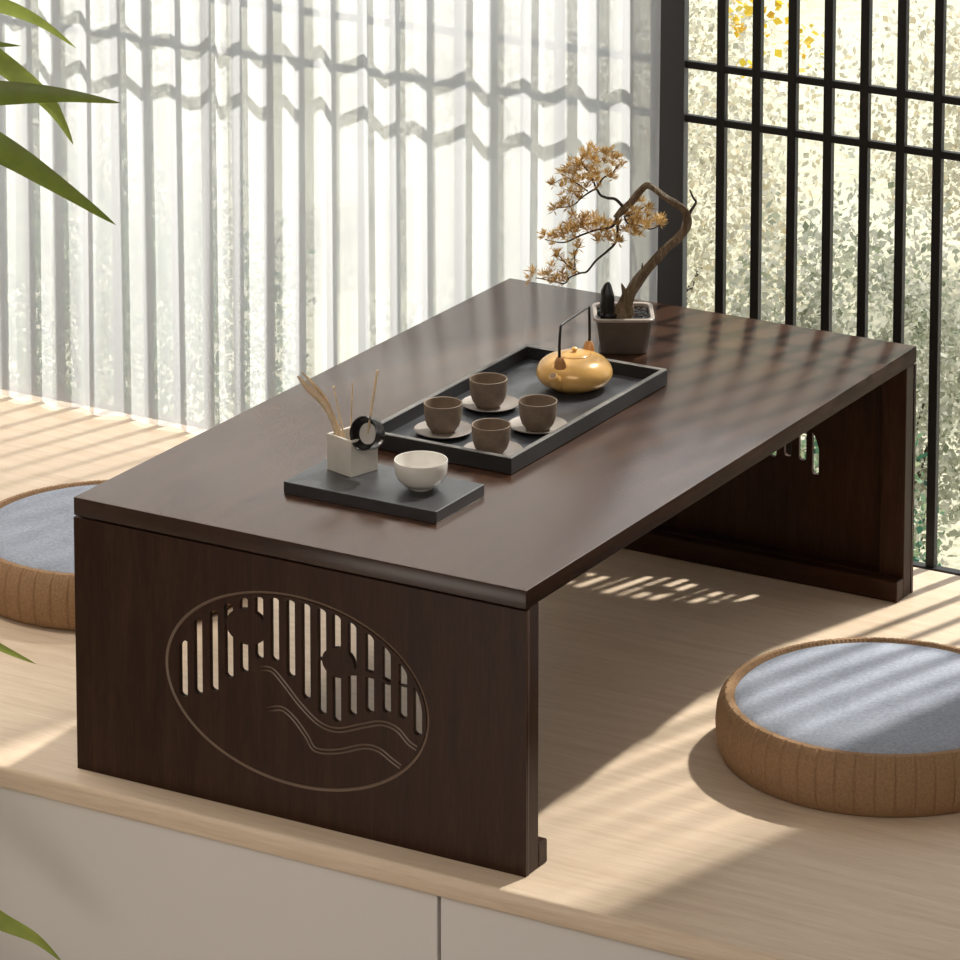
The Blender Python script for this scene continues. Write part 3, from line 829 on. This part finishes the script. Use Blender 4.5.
def leaf(pts, wid, m, twist=0.0, fold=.25, back=0.0):
    """long tapering blade; the width lies in the plane facing the room"""
    b = bmesh.new(); P, _ = catmull([Vector(p)-PL-(NV*back+UP*back*.35)*min(1, k/2) for k, p in enumerate(pts)], None, 9)
    n = len(P); rows = []
    vw = (NV+UP*.25).normalized()
    for i, p in enumerate(P):
        t = i/(n-1)
        d = (P[min(i+1, n-1)]-P[max(i-1, 0)]).normalized()
        s = (Matrix.Rotation(twist, 3, d) @ d.cross(vw)).normalized()
        nn = d.cross(s)
        w = wid*.5*(math.sin(PI*min(1, t*.62+.30))**.9 if t < .32 else ((1-((t-.32)/.68)**1.55)*math.sin(PI*.4984)**.9))
        w = max(w, .00015)
        rows.append([b.verts.new(p-s*w+nn*w*fold), b.verts.new(p), b.verts.new(p+s*w+nn*w*fold)])
    for a, c in zip(rows, rows[1:]):
        b.faces.new((a[0], a[1], c[1], c[0])); b.faces.new((a[1], a[2], c[2], c[1]))
    link('leaf', b, m, pln, smooth=True)
leaf([(-.107, -.205, .880), (-.0336, -.1671, .8735), (.0181, -.1371, .8580), (.0524, -.1171, .8405), (.0832, -.0992, .8143)], .0185, LEAF_L, .25)
leaf([(-.106, -.207, .800), (-.0343, -.1676, .8210), (.0050, -.1450, .8190), (.0356, -.1269, .8164)], .012, LEAF_D, .1)
leaf([(-.106, -.207, .830), (-.0300, -.166, .838), (.0130, -.140, .8050), (.0514, -.1177, .7670), (.0670, -.110, .7430), (.0767, -.1029, .7174)], .0225, LEAF_L, -.2, back=.035)
leaf([(-.106, -.210, .745), (-.0353, -.1682, .7670), (.0167, -.1379, .7680), (.0687, -.1076, .7660), (.1215, -.0769, .7577)], .0285, LEAF_D, .0)
leaf([(-.106, -.210, .760), (-.0357, -.1684, .7390), (.0158, -.1384, .7100), (.0674, -.1084, .6710), (.1157, -.0803, .6312)], .0330, LEAF_D, .05)
leaf([(-.153, -.19, .34), (-.0900, -.185, .262), (-.0448, -.1737, .2160), (.0078, -.1431, .1840), (.0394, -.1247, .1661)], .0150, LEAF_L, .0)
leaf([(-.101, -.226, .0), (-.0700, -.195, -.065), (-.0300, -.165, -.0900), (.0031, -.1458, -.1140), (.0343, -.1277, -.1330), (.0581, -.1138, -.1587)], .0250, LEAF_L, .05)

# ------------------------------------------------------------------ garden beyond the window
def shrub(loc, rx, ry, h, n, mat, label, size, seed, stems=5, group=None):
    s = empty('garden_shrub', loc); tag(s, label, 'shrub', group)
    rn = random.Random(seed); b = bmesh.new()
    for i in range(n):
        u = Vector((rn.gauss(0, 1), rn.gauss(0, 1), rn.gauss(0, 1))).normalized()*rn.uniform(.35, 1.0)**.6
        lump = 1+.22*math.sin(u.x*5+seed)+.18*math.cos(u.y*6+u.z*4)
        p = Vector((u.x*rx*lump, u.y*ry*lump, h*.55+u.z*h*.47*lump))
        L = size*rn.uniform(.6, 1.4); w = L*rn.uniform(.22, .4)
        d = Vector((rn.gauss(0, 1), rn.gauss(0, 1), rn.gauss(.4, 1))).normalized()
        q = d.cross(Vector((rn.uniform(-1, 1), rn.uniform(-1, 1), rn.uniform(-1, 1)))).normalized()*w
        b.faces.new([b.verts.new(p), b.verts.new(p+d*L*.5+q), b.verts.new(p+d*L), b.verts.new(p+d*L*.5-q)])
    me = bpy.data.meshes.new('foliage'); b.to_mesh(me); b.free(); me.materials.append(mat)
    o = bpy.data.objects.new('foliage', me); COL.objects.link(o); o.parent = s
    b = bmesh.new()
    for k in range(stems):
        a = rn.uniform(0, 2*PI); q = Vector((math.cos(a)*rx*.4, math.sin(a)*ry*.4, h*.5))
        P, R = catmull([(q.x*.1, q.y*.1, -.05), q*.45+Vector((rn.uniform(-.02, .02), 0, .04)), q], [.006, .004, .0015], 4); tube(b, P, R, 6)
    link('branches', b, TWIG, s)
    return s
# (x, y, base z, rx, ry, h, count, material, leaf size, label)
SH = [(.10, 1.56, -.60, .25, .17, .52, 5200, GARDEN_B, .020, 'low mixed green shrub outside the lattice, beside the rear right table corner'),
      (-.52, 1.75, -.60, .25, .19, .60, 5600, GARDEN_A, .020, 'pale sage shrub outside the lattice, directly behind the right end of the table'),
      (-.10, 2.25, -.58, .29, .24, .62, 5600, GARDEN_A, .022, 'pale sage shrub at the right edge of the window view, behind the mixed green one'),
      (-1.20, 1.85, -.58, .25, .22, .64, 5600, GARDEN_B, .020, 'mixed green shrub outside, veiled by the right part of the sheer curtain'),
      (-.80, 2.75, -.57, .30, .25, .62, 5600, GARDEN_C, .022, 'cream dry seeding shrub outside, seen between the first bars after the post'),
      (-.40, 3.70, -.54, .38, .32, .62, 6500, GARDEN_C, .024, 'cream dry seeding shrub farther out, seen above the right half of the table'),
      (-1.75, 2.50, -.58, .30, .26, .70, 5500, GARDEN_A, .024, 'pale sage shrub outside, seen through the middle of the sheer curtain'),
      (-2.55, 2.70, -.57, .34, .28, .74, 5000, GARDEN_C, .026, 'cream dry seeding shrub outside, seen through the left part of the sheer curtain'),
      (-1.55, 3.80, -.54, .42, .34, .60, 5500, GARDEN_C, .026, 'cream dry shrub far outside, behind the dark post and curtain edge')]
for i, (x, y, z, rx, ry, h, n, m, s, lb) in enumerate(SH): shrub((x, y, z), rx, ry, h, int(n*2.2), m, lb, s*.6, 20+i, group='shrubs in the garden outside')
# yellow-leaved sapling whose twigs show at the top of the window
sap = empty('yellow_sapling', (.42, 2.05, -.59)); tag(sap, 'slender tree with bright yellow leaves hanging outside the top of the lattice', 'tree')
bm = bmesh.new()
tw = [[(0, 0, -.02), (.02, 0, .45), (-.02, 0, .90), (-.10, .01, 1.22), (-.26, .01, 1.34)], [(-.26, .01, 1.34), (-.45, .0, 1.30), (-.61, .0, 1.16), (-.64, 0, 1.02)],
      [(-.45, 0, 1.30), (-.56, .02, 1.26), (-.66, .02, 1.12), (-.685, .02, 1.0)], [(-.02, 0, .90), (.10, 0, 1.15), (.20, 0, 1.4)], [(-.26, .01, 1.34), (-.40, 0, 1.45), (-.62, 0, 1.46)]]
for t, r0 in zip(tw, (.011, .004, .003, .004, .003)):
    P, R = catmull(t, [r0*(1-.2*i) for i in range(len(t))], 5); tube(bm, P, R, 7)
link('trunk', bm, TWIG, sap, smooth=True)
rn = random.Random(31); b = bmesh.new()
spots = [(-.645, 1.04), (-.64, 1.0), (-.66, 1.10), (-.69, 1.02), (-.62, 1.17), (-.66, .965), (-.585, 1.03), (-.60, 1.08), (-.575, 1.0), (-.56, 1.15), (-.5, 1.27), (-.42, 1.33), (.2, 1.38), (.12, 1.2), (-.6, 1.45), (-.4, 1.44), (-.68, 1.08)]
for i in range(360):
    cx, cz = rn.choice(spots)
    p = Vector((rn.gauss(cx, .013), rn.gauss(0, .02), rn.gauss(cz-.075, .016)))
    L = rn.uniform(.008, .017); d = Vector((rn.gauss(0, 1), rn.gauss(0, 1), rn.gauss(-.6, 1))).normalized()
    q = d.cross(Vector((rn.uniform(-1, 1), rn.uniform(-1, 1), rn.uniform(-1, 1)))).normalized()*L*.42
    b.faces.new([b.verts.new(p), b.verts.new(p+d*L*.45+q), b.verts.new(p+d*L), b.verts.new(p+d*L*.45-q)])
me = bpy.data.meshes.new('foliage'); b.to_mesh(me); b.free(); me.materials.append(GARDEN_Y)
o = bpy.data.objects.new('foliage', me); COL.objects.link(o); o.parent = sap

# ------------------------------------------------------------------ light
sun = bpy.data.lights.new('sun', 'SUN'); sun.energy = 4.7; sun.angle = math.radians(2.0); sun.color = (1.0, .95, .87)
so = bpy.data.objects.new('sun', sun); COL.objects.link(so); so.location = (1.5, 4, 4)
hd = Vector((-.068, -.233, -.30))          # direction the light travels
so.rotation_euler = hd.to_track_quat('-Z', 'Y').to_euler()
w = bpy.data.worlds.new('sky'); sc.world = w; w.use_nodes = True
bg = w.node_tree.nodes['Background']; bg.inputs[0].default_value = (.95, .97, 1.0, 1); bg.inputs[1].default_value = 1.7
al = bpy.data.lights.new('room_fill', 'AREA'); al.energy = 36; al.size = 2.0; al.color = (1, .93, .84)  # added fill for the shaded parts of the room, no known source
ao = bpy.data.objects.new('room_fill', al); COL.objects.link(ao); ao.location = (1.4, -2.2, 2.5)
ao.rotation_euler = (Vector((.6, 0, -.15))-Vector(ao.location)).to_track_quat('-Z', 'Y').to_euler()

a2 = bpy.data.lights.new('low_sheen_fill', 'AREA'); a2.energy = 4.5; a2.size = .75; a2.color = (1, .90, .80)  # added unseen source, makes the sheen along the tabletop's front edge
b2 = bpy.data.objects.new('low_sheen_fill', a2); COL.objects.link(b2); b2.location = (.06, -1.35, -.28)
b2.rotation_euler = (Vector((.45, 0, .28))-Vector(b2.location)).to_track_quat('-Z', 'Y').to_euler()

sp1 = bpy.data.lights.new('left_floor_fill', 'SPOT'); sp1.energy = 88; sp1.spot_size = math.radians(64); sp1.spot_blend = .9; sp1.shadow_soft_size = .25; sp1.color = (1, .94, .86)  # added unseen source that brightens the floor on the left
so1 = bpy.data.objects.new('left_floor_fill', sp1); COL.objects.link(so1); so1.location = (-.75, .15, 2.55)
so1.rotation_euler = (Vector((-.55, .55, 0))-Vector(so1.location)).to_track_quat('-Z', 'Y').to_euler()
# ------------------------------------------------------------------ camera
cd = bpy.data.cameras.new('camera'); co = bpy.data.objects.new('camera', cd); COL.objects.link(co)
co.location = (2.609198, -3.634282, 1.871106)
co.rotation_euler = (PI/2-.1644655, 0, .5271987)
cd.sensor_width = 36; cd.lens = 4435.274*36/960; cd.shift_y = -(480+285.834)/960
cd.clip_start = .05; cd.clip_end = 100
sc.camera = co
sc.view_settings.view_transform = 'Standard'
sc.view_settings.look = 'None'
sc.view_settings.exposure = .2
